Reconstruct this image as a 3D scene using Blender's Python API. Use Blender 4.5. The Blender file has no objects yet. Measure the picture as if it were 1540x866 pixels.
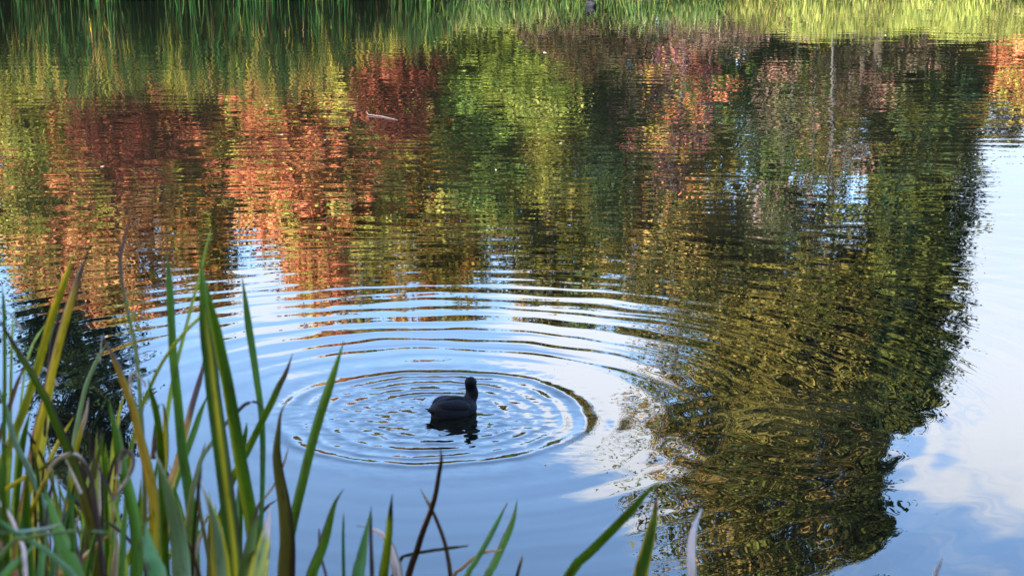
import bpy, bmesh, math, random, zlib
import numpy as np
from mathutils import Vector, Matrix

R = math.radians
rng = np.random.default_rng(7)
random.seed(7)
C = bpy.context.scene.collection

# ------------------------------------------------------------------ camera
CAM_H = 3.2
PITCH = 13.2            # degrees below the horizon
FPX = 2874.0            # focal length in pixels of a 1540 px wide frame
cam_d = bpy.data.cameras.new('camera')
cam = bpy.data.objects.new('camera', cam_d); C.objects.link(cam)
cam.location = (0, 0, CAM_H)
cam.rotation_euler = (R(90 - PITCH), 0, 0)
cam_d.sensor_width = 36.0
cam_d.lens = 36.0 * FPX / 1540.0
cam_d.clip_start = 0.05
cam_d.clip_end = 3000
cam_d.dof.use_dof = True
cam_d.dof.focus_distance = 11.5
cam_d.dof.aperture_fstop = 14.0
bpy.context.scene.camera = cam

# ------------------------------------------------------------------ sun, sky, exposure
SUN_EL, SUN_AZ = 33.0, 238.0      # azimuth clockwise from +Y: behind the camera, to the left
sdir = Vector((math.sin(R(SUN_AZ)) * math.cos(R(SUN_EL)), math.cos(R(SUN_AZ)) * math.cos(R(SUN_EL)), math.sin(R(SUN_EL))))
sun_d = bpy.data.lights.new('sun', 'SUN')
sun_d.energy = 4.5; sun_d.angle = R(0.53); sun_d.color = (1.0, 0.93, 0.82)
sun = bpy.data.objects.new('sun', sun_d); C.objects.link(sun)
sun.rotation_euler = sdir.to_track_quat('Z', 'Y').to_euler()
sun.location = (-20, -30, 40)

sc = bpy.context.scene
sc.view_settings.view_transform = 'Standard'
sc.view_settings.look = 'None'
sc.view_settings.gamma = 1.0
sc.view_settings.exposure = 2.9
sc.cycles.max_bounces = 6
sc.cycles.diffuse_bounces = 2
sc.cycles.glossy_bounces = 3
sc.cycles.transmission_bounces = 3
sc.cycles.caustics_reflective = False
sc.cycles.caustics_refractive = False
sc.cycles.sample_clamp_indirect = 6.0
sc.cycles.use_denoising = True


class Nodes:
    """Small helper that writes arithmetic as shader nodes."""
    def __init__(self, tree):
        self.t = tree
    def new(self, kind):
        return self.t.nodes.new(kind)
    def put(self, sock, v):
        if isinstance(v, bpy.types.NodeSocket):
            self.t.links.new(v, sock)
        elif v is not None:
            sock.default_value = v
    def m(self, op, a, b=None, c=None):
        n = self.new('ShaderNodeMath'); n.operation = op
        self.put(n.inputs[0], a)
        if b is not None: self.put(n.inputs[1], b)
        if c is not None: self.put(n.inputs[2], c)
        return n.outputs[0]
    def add(self, *a):
        r = a[0]
        for x in a[1:]: r = self.m('ADD', r, x)
        return r
    def mul(self, *a):
        r = a[0]
        for x in a[1:]: r = self.m('MULTIPLY', r, x)
        return r
    def sub(self, a, b): return self.m('SUBTRACT', a, b)
    def div(self, a, b): return self.m('DIVIDE', a, b)
    def gauss(self, q):          # exp(-q*q/2)
        return self.m('EXPONENT', self.mul(self.mul(q, q), -0.5))
    def smooth(self, v, lo, hi, a=0.0, b=1.0):
        n = self.new('ShaderNodeMapRange'); n.interpolation_type = 'SMOOTHSTEP'
        self.put(n.inputs['Value'], v)
        n.inputs['From Min'].default_value = lo; n.inputs['From Max'].default_value = hi
        n.inputs['To Min'].default_value = a; n.inputs['To Max'].default_value = b
        return n.outputs['Result']
    def xyz(self, x, y, z=0.0):
        n = self.new('ShaderNodeCombineXYZ')
        self.put(n.inputs[0], x); self.put(n.inputs[1], y); self.put(n.inputs[2], z)
        return n.outputs[0]
    def sep(self, v):
        n = self.new('ShaderNodeSeparateXYZ'); self.put(n.inputs[0], v)
        return n.outputs[0], n.outputs[1], n.outputs[2]
    def noise(self, vec, scale=1.0, detail=2.0, rough=0.5, dist=0.0):
        n = self.new('ShaderNodeTexNoise'); n.noise_dimensions = '3D'
        self.put(n.inputs['Vector'], vec)
        n.inputs['Scale'].default_value = scale; n.inputs['Detail'].default_value = detail
        n.inputs['Roughness'].default_value = rough; n.inputs['Distortion'].default_value = dist
        return n.outputs['Fac']
    def mix(self, f, a, b):
        n = self.new('ShaderNodeMix'); n.data_type = 'RGBA'
        self.put(n.inputs[0], f)
        for s, v in ((n.inputs[6], a), (n.inputs[7], b)):
            if isinstance(v, tuple) and len(v) == 3: v = (*v, 1.0)
            self.put(s, v)
        return n.outputs[2]


world = bpy.data.worlds.new('World'); sc.world = world
world.use_nodes = True
wt = world.node_tree; wt.nodes.clear()
W = Nodes(wt)
sky = W.new('ShaderNodeTexSky'); sky.sky_type = 'NISHITA'; sky.sun_disc = False
sky.sun_elevation = R(SUN_EL); sky.sun_rotation = R(SUN_AZ)
sky.air_density = 1.0; sky.dust_density = 1.6; sky.ozone_density = 4.5
tc = W.new('ShaderNodeTexCoord')
gx, gy, gz = W.sep(tc.outputs['Generated'])
zc = W.add(W.m('MAXIMUM', gz, 0.0), 0.12)
cv = W.xyz(W.div(gx, zc), W.div(gy, zc), 0.0)
n1 = W.noise(cv, 1.5, 7.0, 0.58, 0.35)
az = W.m('ARCTAN2', gx, gy)
el = W.m('ARCSINE', gz)
def bank(a0, e0, wa, we, tilt=0.0):        # one bank of cloud in the sky
    da = W.sub(az, a0); de = W.sub(W.sub(el, e0), W.mul(da, tilt))
    return W.gauss(W.m('SQRT', W.add(W.m('POWER', W.div(da, wa), 2.0), W.m('POWER', W.div(de, we), 2.0))))
banks = W.add(W.mul(bank(0.040, 0.276, 0.040, 0.036, 1.0), 0.62),
              W.mul(bank(0.265, 0.265, 0.070, 0.085, 0.3), 0.50),
              W.mul(bank(0.30, 0.15, 0.10, 0.035, 0.0), 0.30),
              W.mul(bank(-0.132, 0.228, 0.035, 0.018, 0.0), 0.34),
              W.mul(bank(-0.55, 0.35, 0.25, 0.10, 0.1), 0.2),
              W.mul(bank(0.8, 0.30, 0.25, 0.12, 0.0), 0.25),
              W.mul(bank(2.3, 0.5, 0.5, 0.2, 0.0), 0.25))
n2 = W.noise(W.xyz(W.mul(az, 9.0), W.add(W.mul(el, 42.0), W.mul(az, -14.0)), 3.0), 1.0, 4.0, 0.6)
low = W.mul(W.gauss(W.div(W.sub(el, 0.25), 0.14)), W.mul(W.sub(n2, 0.5), 0.85))
cl = W.smooth(W.add(n1, banks, low), 0.66, 0.93)
cloud = W.mix(W.smooth(el, 0.15, 0.31), (1.75, 2.1, 2.6), (3.7, 3.85, 4.15))
bg = W.new('ShaderNodeBackground'); bg.inputs['Strength'].default_value = 0.15
lp = W.mix(W.mul(cl, 0.95), sky.outputs[0], cloud)
wt.links.new(lp, bg.inputs['Color'])
wo = W.new('ShaderNodeOutputWorld'); wt.links.new(bg.outputs[0], wo.inputs['Surface'])

# ------------------------------------------------------------------ small geometry helpers
TH = R(PITCH)
def ray(px, py):
    u = (px - 770.0) / FPX; v = (433.0 - py) / FPX
    return np.array([u, math.cos(TH) + v * math.sin(TH), -math.sin(TH) + v * math.cos(TH)])
def at_depth(px, py, d):
    return np.array([0, 0, CAM_H]) + ray(px, py) * d
def on_water(px, py):
    r = ray(px, py); return np.array([0, 0, CAM_H]) + r * (CAM_H / -r[2])
def seen_in_water(px, py, y):
    """the point at distance y whose mirror image shows at that place"""
    r = ray(px, py); k = y / r[1]
    return np.array([r[0] * k, y, -CAM_H - r[2] * k])

def mesh_obj(name, verts, faces, mat=None, parent=None, smooth=False, cols=None, extra=None):
    me = bpy.data.meshes.new(name)
    verts = np.asarray(verts, dtype=np.float32)
    faces = np.asarray(faces, dtype=np.int32)
    nf, k = faces.shape
    me.vertices.add(len(verts)); me.vertices.foreach_set('co', verts.ravel())
    me.loops.add(nf * k); me.loops.foreach_set('vertex_index', faces.ravel())
    me.polygons.add(nf)
    me.polygons.foreach_set('loop_start', np.arange(0, nf * k, k, dtype=np.int32))
    me.polygons.foreach_set('loop_total', np.full(nf, k, dtype=np.int32))
    if smooth: me.polygons.foreach_set('use_smooth', np.ones(nf, dtype=bool))
    me.update(calc_edges=True)
    if cols is not None:
        a = me.color_attributes.new('tint', 'FLOAT_COLOR', 'POINT')
        c4 = np.ones((len(verts), 4), dtype=np.float32); c4[:, :3] = cols
        a.data.foreach_set('color', c4.ravel())
    if extra is not None:
        a = me.attributes.new('leafco', 'FLOAT_VECTOR', 'POINT')
        a.data.foreach_set('vector', np.asarray(extra, dtype=np.float32).ravel())
    if mat: me.materials.append(mat)
    o = bpy.data.objects.new(name, me); C.objects.link(o)
    if parent: o.parent = parent
    return o
def bm_obj(name, bm, mat, parent=None, smooth=True):
    me = bpy.data.meshes.new(name); bm.to_mesh(me); bm.free()
    if smooth: me.polygons.foreach_set('use_smooth', np.ones(len(me.polygons), dtype=bool))
    me.materials.append(mat)
    o = bpy.data.objects.new(name, me); C.objects.link(o)
    if parent: o.parent = parent
    return o
def tag(o, label=None, cat=None, group=None, kind=None):
    if label: o['label'] = label
    if cat: o['category'] = cat
    if group: o['group'] = group
    if kind: o['kind'] = kind
    return o
def empty(name, loc):
    o = bpy.data.objects.new(name, None); o.location = loc; o.empty_display_size = 0.1
    C.objects.link(o); return o
def tubes(paths, sides=6):
    """paths: list of (points Nx3, radii N); returns one vertex/face set"""
    V, F = [], []; base = 0
    for P, rad in paths:
        P = np.asarray(P, float); n = len(P)
        T = np.gradient(P, axis=0); T /= np.linalg.norm(T, axis=1)[:, None] + 1e-9
        ref = np.array([0.3, 0.9, 0.1]) if abs(T[0][2]) > 0.8 else np.array([0, 0, 1.0])
        A = np.cross(T, ref); A /= np.linalg.norm(A, axis=1)[:, None] + 1e-9
        B = np.cross(T, A)
        ang = np.arange(sides) / sides * 2 * math.pi
        ring = (P[:, None, :] + np.asarray(rad)[:, None, None] * (np.cos(ang)[None, :, None] * A[:, None, :] + np.sin(ang)[None, :, None] * B[:, None, :]))
        V.append(ring.reshape(-1, 3))
        i = np.arange(n - 1)[:, None] * sides; j = np.arange(sides)[None, :]; j2 = (j + 1) % sides
        F.append(np.stack([i + j, i + j2, i + sides + j2, i + sides + j], -1).reshape(-1, 4) + base)
        base += n * sides
    return np.concatenate(V), np.concatenate(F)

# ------------------------------------------------------------------ materials
def new_mat(name):
    m = bpy.data.materials.new(name); m.use_nodes = True; m.node_tree.nodes.clear()
    n = Nodes(m.node_tree); out = n.new('ShaderNodeOutputMaterial')
    return m, n, out
def principled(n, out, color, rough=0.6, spec=0.5, normal=None):
    p = n.new('ShaderNodeBsdfPrincipled')
    if isinstance(color, tuple): color = (*color, 1.0) if len(color) == 3 else color
    n.put(p.inputs['Base Color'], color)
    n.put(p.inputs['Roughness'], rough); n.put(p.inputs['Specular IOR Level'], spec)
    if normal is not None: n.put(p.inputs['Normal'], normal)
    if out: n.t.links.new(p.outputs[0], out.inputs['Surface'])
    return p
def leaf_material(name, transl=0.35, rough=0.5, spec=0.35, streak=False):
    m, n, out = new_mat(name)
    a = n.new('ShaderNodeAttribute'); a.attribute_name = 'tint'
    col = a.outputs['Color']
    if streak:
        b = n.new('ShaderNodeAttribute'); b.attribute_name = 'leafco'
        x, y, z = n.sep(b.outputs['Vector'])
        veins = n.noise(n.xyz(n.mul(x, 520.0), n.mul(y, 9.0), z), 1.0, 2.0, 0.6)
        blotch = n.noise(n.xyz(n.mul(x, 230.0), n.mul(y, 26.0), z), 1.0, 4.0, 0.6)
        col = n.mix(n.smooth(veins, 0.4, 0.68, 0.0, 0.55), col, n.mix(0.5, col, (0.02, 0.025, 0.008)))
        col = n.mix(n.smooth(blotch, 0.57, 0.68, 0.0, 0.7), col, (0.055, 0.025, 0.008))
    d = principled(n, None, col, rough, spec)
    t = n.new('ShaderNodeBsdfTranslucent'); n.put(t.inputs['Color'], col)
    mx = n.new('ShaderNodeMixShader'); mx.inputs[0].default_value = transl
    n.t.links.new(d.outputs[0], mx.inputs[1]); n.t.links.new(t.outputs[0], mx.inputs[2])
    n.t.links.new(mx.outputs[0], out.inputs['Surface'])
    return m
M_TREE = leaf_material('tree_foliage', 0.25, 0.7, 0.04)
M_BLADE = leaf_material('sword_leaf', 0.22, 0.5, 0.14, True)
M_REED = leaf_material('reed_blade', 0.25, 0.7, 0.05)

M_BARK, n, out = new_mat('bark')
g = n.new('ShaderNodeNewGeometry'); bx, by, bz = n.sep(g.outputs['Position'])
f = n.noise(n.xyz(n.mul(bx, 9.0), n.mul(by, 9.0), n.mul(bz, 1.6)), 1.0, 4.0, 0.6)
principled(n, out, n.mix(n.smooth(f, 0.3, 0.7), (0.03, 0.024, 0.018), (0.13, 0.105, 0.08)), 0.85, 0.2)
M_BIRCH, n, out = new_mat('birch_bark')   # weathered grey, not chalk white
g = n.new('ShaderNodeNewGeometry'); bx, by, bz = n.sep(g.outputs['Position'])
f = n.noise(n.xyz(n.mul(bx, 4.0), n.mul(by, 4.0), n.mul(bz, 9.0)), 1.0, 3.0, 0.6)
principled(n, out, n.mix(n.smooth(f, 0.56, 0.66), (0.075, 0.068, 0.058), (0.03, 0.027, 0.023)), 0.7, 0.3)

M_GROUND, n, out = new_mat('grassy_ground')
g = n.new('ShaderNodeNewGeometry')
f1 = n.noise(g.outputs['Position'], 0.35, 4.0, 0.6); f2 = n.noise(g.outputs['Position'], 7.0, 5.0, 0.7)
px_, py_, pz_ = n.sep(g.outputs['Position'])
grass = n.mix(n.smooth(f1, 0.35, 0.65), (0.12, 0.15, 0.03), (0.19, 0.19, 0.045))
grass = n.mix(n.smooth(f2, 0.4, 0.75), grass, (0.07, 0.07, 0.025))
soil = n.mix(n.smooth(f2, 0.3, 0.7), (0.045, 0.03, 0.018), (0.09, 0.06, 0.04))
principled(n, out, n.mix(n.smooth(n.add(pz_, n.mul(n.sub(f2, 0.5), 0.12)), 0.02, 0.16), soil, grass), 0.9, 0.15)

# ------------------------------------------------------------------ ground and water
def sstep(v, a, b):
    t = np.clip((np.asarray(v, float) - a) / (b - a), 0, 1); return t * t * (3 - 2 * t)
def far_shore(x):
    return 39.3 + 0.4 * sstep(x, -3.5, 0.5) + 0.8 * sstep(x, 2.0, 6.0) + 0.25 * np.sin(np.asarray(x) * 1.7) + 0.12 * np.sin(np.asarray(x) * 4.1)
def near_bank(y):
    return 1.6 * (1 - sstep(y, 2.3, 6.6)) - 0.25 * sstep(y, 5.0, 7.2)
def ground_z(x, y):
    x = np.asarray(x, float); y = np.asarray(y, float)
    sh = far_shore(x)
    steep = sstep(x, 3.0, 7.0)
    far = (0.30 + 0.55 * steep) * sstep(y, sh - 0.3, sh + 2.0 + 0.5 * steep) + 1.4 * sstep(y, sh + 2, sh + 45) + 14 * sstep(y, 110, 420)
    bed = -1.1
    z = np.where(y < 22, np.maximum(near_bank(y), bed) , bed)
    z = np.where(y < 22, near_bank(y) + (bed + 0.25) * sstep(y, 6.6, 9.5), z)
    z = np.where(y >= 22, bed + (far - bed) * sstep(y, sh - 1.6, sh + 0.25), z)
    side = sstep(np.abs(x), 55, 75) * 1.4
    pond = (y > 4) & (y < 60)
    return np.where(pond, np.maximum(z, bed + side * 1.6 + 0 * z), z)
gxs = np.unique(np.concatenate([np.linspace(-420, -60, 14), np.linspace(-60, -18, 22), np.linspace(-18, 22, 81), np.linspace(22, 60, 20), np.linspace(60, 420, 14)]))
gys = np.unique(np.concatenate([np.linspace(-300, -20, 10), np.linspace(-20, 10, 46), np.linspace(10, 34, 9), np.linspace(34, 46, 49), np.linspace(46, 110, 24), np.linspace(110, 600, 14)]))
X, Y = np.meshgrid(gxs, gys)
Z = ground_z(X, Y) + 0.02 * np.sin(X * 2.3) * np.cos(Y * 1.9)
nx, ny = len(gxs), len(gys)
idx = np.arange(nx * ny).reshape(ny, nx)
Fq = np.stack([idx[:-1, :-1], idx[:-1, 1:], idx[1:, 1:], idx[1:, :-1]], -1).reshape(-1, 4)
tag(mesh_obj('ground', np.stack([X, Y, Z], -1).reshape(-1, 3), Fq, M_GROUND, smooth=True), kind='structure',
    label='grassy ground and banks round the pond')

# water: still dark pond; ripples are the true slope of each wave train
RING = on_water(650, 624)
SWIRL = on_water(1180, 655)
M_WATER, n, out = new_mat('pond_water')
g = n.new('ShaderNodeNewGeometry')
wx, wy, wz = n.sep(g.outputs['Position'])
warp = n.sub(n.noise(n.xyz(wx, wy), 1.3, 2.0, 0.5), 0.5)
warp2 = n.sub(n.noise(n.xyz(n.add(wx, 31.0), wy), 3.1, 2.0, 0.5), 0.5)
def polar(cx, cy):
    dx = n.sub(wx, cx); dy = n.sub(wy, cy)
    r = n.m('SQRT', n.add(n.mul(dx, dx), n.mul(dy, dy), 1e-5))
    return r, n.div(dx, r), n.div(dy, r)
r0, ux, uy = polar(float(RING[0]), float(RING[1]))
r = n.add(r0, n.mul(warp, 0.20), n.mul(warp2, 0.035))
def crest(rr, amp, w):
    q = n.div(n.sub(r, rr), w)
    return n.mul(n.mul(q, n.gauss(q)), amp * 1.65)
am = n.mul(1.9, n.smooth(n.noise(n.xyz(n.mul(ux, 2.2), n.mul(uy, 1.6), n.mul(r0, 2.6)), 1.0, 1.5), 0.25, 0.8, 0.12, 1.0))
calm = n.smooth(uy, -0.55, 0.25, 0.30, 1.0)      # the air keeps the near side smoother
am2 = n.add(0.36, n.mul(am, 0.62))
rings = n.add(crest(0.765, 0.052, 0.022), crest(0.64, 0.050, 0.022), crest(0.52, 0.045, 0.020), crest(0.41, 0.04, 0.018), crest(1.10, 0.010, 0.06))
env = n.mul(n.smooth(r0, 1.02, 1.5), n.m('EXPONENT', n.mul(r0, -0.40)), calm)
train = n.mul(env, 0.027, n.m('SINE', n.mul(r, 2 * math.pi / 0.275)))
train2 = n.mul(env, 0.012, n.m('SINE', n.mul(r, 2 * math.pi / 0.121)))
right = n.smooth(ux, 0.1, 0.7)
train3 = n.mul(n.smooth(r0, 1.1, 1.6), n.m('EXPONENT', n.mul(r0, -0.30)), right, 0.020, n.m('SINE', n.mul(r, 2 * math.pi / 0.43)))
blotch = n.mul(crest(1.07, 0.075, 0.034), n.gauss(n.div(n.add(uy, 0.2), 0.09)), n.smooth(ux, 0.6, 0.9))
radial = n.add(train3, blotch, n.mul(am, rings), n.mul(am2, n.add(n.mul(crest(0.90, 0.076, 0.032), n.smooth(ux, 0.4, 1.0, 1.0, 1.7)), train, n.mul(train2, n.smooth(ux, 0.0, 0.8, 1.0, 1.8)))))
rb, vx, vy = polar(float(SWIRL[0]), float(SWIRL[1]))
rbw = n.add(rb, n.mul(warp, 0.35), n.mul(warp2, 0.12))
swirl = n.mul(n.gauss(n.div(rb, 0.75)), 0.011, n.m('SINE', n.mul(rbw, 2 * math.pi / 0.26)))
# choppy patch where the bird swims
inner = n.gauss(n.div(r0, 0.50))
chx = n.sub(n.noise(n.xyz(n.mul(wx, 9.0), n.mul(wy, 13.0), 3.0), 1.0, 2.5, 0.6), 0.5)
chy = n.sub(n.noise(n.xyz(n.mul(wx, 9.0), n.mul(wy, 16.0), 9.0), 1.0, 2.5, 0.6), 0.5)
# light air moving over the whole pond
patch = n.smooth(n.noise(n.xyz(n.mul(wx, 0.12), n.mul(wy, 0.22), 5.0), 1.0, 2.0), 0.3, 0.7, 0.5, 1.35)
dist = n.mul(n.smooth(wy, 9.0, 14.0, 0.35, 1.0), n.smooth(wy, 27.0, 38.0, 1.0, 1.0))
a1 = n.sub(n.noise(n.xyz(n.mul(wx, 1.0), n.mul(wy, 3.6), 1.0), 1.0, 1.5, 0.5, 0.3), 0.5)
a2 = n.sub(n.noise(n.xyz(n.mul(wx, 3.2), n.mul(wy, 8.5), 2.0), 1.0, 2.0, 0.5, 0.3), 0.5)
b1 = n.sub(n.noise(n.xyz(n.mul(wx, 1.6), n.mul(wy, 3.0), 7.0), 1.0, 3.0, 0.5), 0.5)
def wavelets(lam, sl, wsc, seed):       # long crested breeze ripples that come and go
    ph = n.add(n.mul(n.add(wy, n.mul(wx, sl), n.mul(n.sub(n.noise(n.xyz(n.mul(wx, 0.55), n.mul(wy, 0.8), seed), 1.0, 2.0), 0.5), wsc)), 2 * math.pi / lam))
    return n.mul(n.m('SINE', ph), n.smooth(n.noise(n.xyz(n.mul(wx, 0.5), n.mul(wy, 0.7), seed + 4.0), 1.0, 1.0), 0.32, 0.68))
wv1 = wavelets(0.37, 0.10, 0.55, 21.0); wv2 = wavelets(0.25, -0.16, 0.45, 33.0)
breeze = n.mul(n.smooth(wy, 11.5, 15.0), n.add(n.mul(wv1, 0.0050), n.mul(wv2, 0.0036)))
turb = n.gauss(n.div(rb, 0.85))
c1 = n.sub(n.noise(n.xyz(n.mul(wx, 0.9), n.mul(wy, 1.7), 14.0), 1.0, 2.0, 0.5), 0.5)
t1 = n.sub(n.noise(n.xyz(wx, n.mul(wy, 1.6), 4.0), 1.7, 1.0, 0.5, 0.8), 0.5)
t2 = n.sub(n.noise(n.xyz(wx, n.mul(wy, 1.6), 8.0), 1.7, 1.0, 0.5, 0.8), 0.5)
sx = n.add(n.mul(radial, ux), n.mul(swirl, vx), n.mul(inner, chx, 0.30), n.mul(b1, patch, dist, n.smooth(wy, 12.0, 24.0, 0.010, 0.062)), n.mul(c1, n.smooth(wy, 13.0, 26.0), 0.020), n.mul(turb, t1, 0.050))
sy = n.add(breeze, n.mul(radial, uy), n.mul(swirl, vy), n.mul(inner, chy, 0.46), n.mul(patch, dist, n.add(n.mul(a1, 0.028), n.mul(a2, 0.014))), n.mul(turb, t2, 0.034))
nv = n.new('ShaderNodeVectorMath'); nv.operation = 'NORMALIZE'
n.put(nv.inputs[0], n.xyz(sx, sy, 1.0))
p = principled(n, out, (0.0030, 0.0034, 0.0022), 0.0, 0.5, nv.outputs[0])
p.inputs['IOR'].default_value = 1.40
wv = [(-72, 4.5, 0), (72, 4.5, 0), (72, 44, 0), (-72, 44, 0)]
tag(mesh_obj('water', wv, [(0, 1, 2, 3)], M_WATER), kind='structure', label='dark rippled pond water reflecting autumn trees')

# ------------------------------------------------------------------ trees
def leaves_mesh(cent, normal_bias, size, cols, aspect=0.6):
    """one rhombic leaf per centre, folded along its midrib"""
    N = len(cent)
    a = rng.normal(size=(N, 3)) * 0.75 + normal_bias
    a /= np.linalg.norm(a, axis=1)[:, None]
    b = np.cross(a, rng.normal(size=(N, 3))); b /= np.linalg.norm(b, axis=1)[:, None] + 1e-9
    c = np.cross(a, b)
    s = size[:, None]
    v = np.stack([cent - b * s * 0.5, cent + c * s * aspect * 0.5 + a * s * 0.1, cent + b * s * 0.5, cent - c * s * aspect * 0.5 + a * s * 0.1], 1)
    F = np.arange(N * 4).reshape(N, 4)
    return v.reshape(-1, 3), F, np.repeat(cols, 4, axis=0)

def make_tree(name, label, cat, x, y, top, profile, nb, nl, palette, lsize=0.2, base=0.12, droop=0.0, rise=0.35, spread=0.28,
              trunk_r=0.16, bark=None, lean=0.0, group='trees and shrubs on the far bank', stems=1, rvar=(0.5, 1.04)):
    """profile: list of (height fraction, radius in m) of the crown"""
    global rng
    rng = np.random.default_rng(zlib.crc32(label.encode()))     # every tree grows the same way each time
    gz_ = float(ground_z(x, y)) - 0.03
    H = top - gz_
    if lsize < 0.4: nl = int(nl * 1.36); lsize *= 0.74
    root = empty(name, (x, y, gz_)); tag(root, label, cat, group)
    pf = np.array(profile)
    paths = []
    for s in range(stems):
        ox, oy = ((0, 0) if stems == 1 else (rng.normal() * 0.35, rng.normal() * 0.3))
        zz = np.linspace(0, H * (0.97 if s == 0 else rng.uniform(0.75, 0.95)), 9)
        bend = rng.normal(size=2) * 0.02 * H
        tx = ox * (1 + zz / H * 1.2) + bend[0] * (zz / H) ** 2 + lean * zz; ty = oy * (1 + zz / H) + bend[1] * (zz / H) ** 2
        paths.append((np.stack([tx, ty, zz], 1), trunk_r * (1.03 - zz / H) ** 0.8 + 0.012))
    tr = paths[0][0]
    cen, cl_, nrm_ = [], [], []
    pal = np.array([c for c, w in palette], float); pw = np.array([w for c, w in palette], float); pw /= pw.sum()
    for k in range(nb):
        hf = base + (1 - base) * ((k + rng.uniform()) / nb)
        z0 = hf * H
        rad = np.interp(hf, pf[:, 0], pf[:, 1]) * rng.uniform(*rvar)
        a = rng.uniform(0, 2 * math.pi)
        dx, dy = math.cos(a), math.sin(a)
        st = np.array([np.interp(z0, tr[:, 2], tr[:, 0]), np.interp(z0, tr[:, 2], tr[:, 1]), z0])
        z_start = max(0.05 * H, z0 - rise * rad)
        st[2] = z_start
        end = np.array([st[0] + dx * rad, st[1] + dy * rad, z0 + rng.normal() * 0.1 * rad - droop * rad])
        mid = (st + end) / 2 + np.array([0, 0, (0.12 - droop * -0.15) * rad])
        tt = np.linspace(0, 1, 5)[:, None]
        bez = (1 - tt) ** 2 * st + 2 * tt * (1 - tt) * mid + tt ** 2 * end
        paths.append((bez, np.linspace(max(0.012, trunk_r * 0.28 * (1 - hf * 0.6)), 0.006, 5)))
        m = int(nl * rng.uniform(0.5, 1.5) * (0.35 + 0.65 * min(1.0, rad / (pf[:, 1].max() * 0.8))))
        tcl = rng.uniform(0.25, 1.05, m) ** 0.8
        # leaves gathered in sprays along the limb
        ns = max(3, m // 34); sp = rng.uniform(0.25, 1.05, ns) ** 0.75
        which = rng.integers(0, ns, m); tcl = sp[which][:, None]
        pos = (1 - tcl) ** 2 * st + 2 * tcl * (1 - tcl) * mid + tcl ** 2 * end
        off = rng.normal(size=(ns, 3)) * spread * (0.55 + 0.6 * rad ** 0.5) * np.array([1, 1, 0.7])
        pos = pos + off[which] + rng.normal(size=(m, 3)) * spread * 0.52 * np.array([1, 1, 0.6 + droop])
        cen.append(pos)
        ow = off[which] + (pos - st) * np.array([0.35, 0.35, 0.1]); ow /= np.linalg.norm(ow, axis=1)[:, None] + 1e-6
        nrm_.append(ow * 0.9 + np.array([0, 0, 0.45]))
        bi = rng.choice(len(pal), p=pw); own = rng.choice(len(pal), size=m, p=pw)
        own = np.where(rng.uniform(size=m) < 0.88, bi, own)
        cl_.append(pal[own] * rng.uniform(0.85, 1.15, (m, 1)) * rng.uniform(0.62, 1.35))
    tv, tf = tubes(paths, 6)
    mesh_obj('trunk', tv, tf, bark or M_BARK, root, smooth=True)
    cen = np.concatenate(cen); cl_ = np.concatenate(cl_); nrm_ = np.concatenate(nrm_)
    keep = cen[:, 2] > 0.05
    cen, cl_, nrm_ = cen[keep], cl_[keep], nrm_[keep]
    v, F, cc = leaves_mesh(cen, nrm_, lsize * rng.uniform(0.6, 1.3, len(cen)), cc_clip(cl_))
    mesh_obj('crown', v, F, M_TREE, root, cols=cc)
    return root
def cc_clip(c): return np.clip(c, 0.002, 0.8)

ORANGE = [((0.56, 0.19, 0.085), 6), ((0.54, 0.24, 0.085), 2), ((0.28, 0.09, 0.045), 4), ((0.32, 0.29, 0.06), 6)]
RUST = [((0.48, 0.17, 0.075), 5), ((0.46, 0.24, 0.09), 2), ((0.20, 0.19, 0.035), 5), ((0.14, 0.06, 0.03), 4)]
MAROON = [((0.075, 0.018, 0.012), 5), ((0.16, 0.045, 0.022), 2), ((0.045, 0.016, 0.012), 2)]
YELLOW = [((0.26, 0.24, 0.04), 4), ((0.16, 0.17, 0.03), 3), ((0.36, 0.30, 0.08), 1), ((0.08, 0.08, 0.02), 2)]
OLIVE = [((0.17, 0.14, 0.025), 4), ((0.12, 0.12, 0.022), 3), ((0.26, 0.15, 0.03), 2), ((0.07, 0.07, 0.015), 2)]
OLIVE_ORANGE = [((0.20, 0.16, 0.03), 4), ((0.32, 0.13, 0.03), 3), ((0.12, 0.11, 0.02), 2)]
GREEN = [((0.07, 0.11, 0.022), 4), ((0.10, 0.14, 0.03), 2), ((0.04, 0.065, 0.016), 3), ((0.18, 0.18, 0.04), 1)]
DARK = [((0.022, 0.040, 0.018), 5), ((0.035, 0.055, 0.02), 2), ((0.014, 0.022, 0.012), 2)]
LIME = [((0.18, 0.21, 0.03), 5), ((0.10, 0.14, 0.022), 4), ((0.30, 0.30, 0.07), 1), ((0.08, 0.10, 0.02), 1)]
PURPLE = [((0.12, 0.05, 0.06), 4), ((0.44, 0.14, 0.07), 3), ((0.05, 0.032, 0.036), 4), ((0.34, 0.22, 0.05), 2), ((0.05, 0.07, 0.022), 3)]
PINK = [((0.22, 0.15, 0.11), 3), ((0.16, 0.13, 0.06), 4), ((0.08, 0.09, 0.035), 4), ((0.34, 0.17, 0.13), 2)]
BIG = [((0.25, 0.20, 0.045), 4), ((0.12, 0.13, 0.026), 5), ((0.36, 0.23, 0.07), 2), ((0.045, 0.052, 0.016), 5)]

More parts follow.
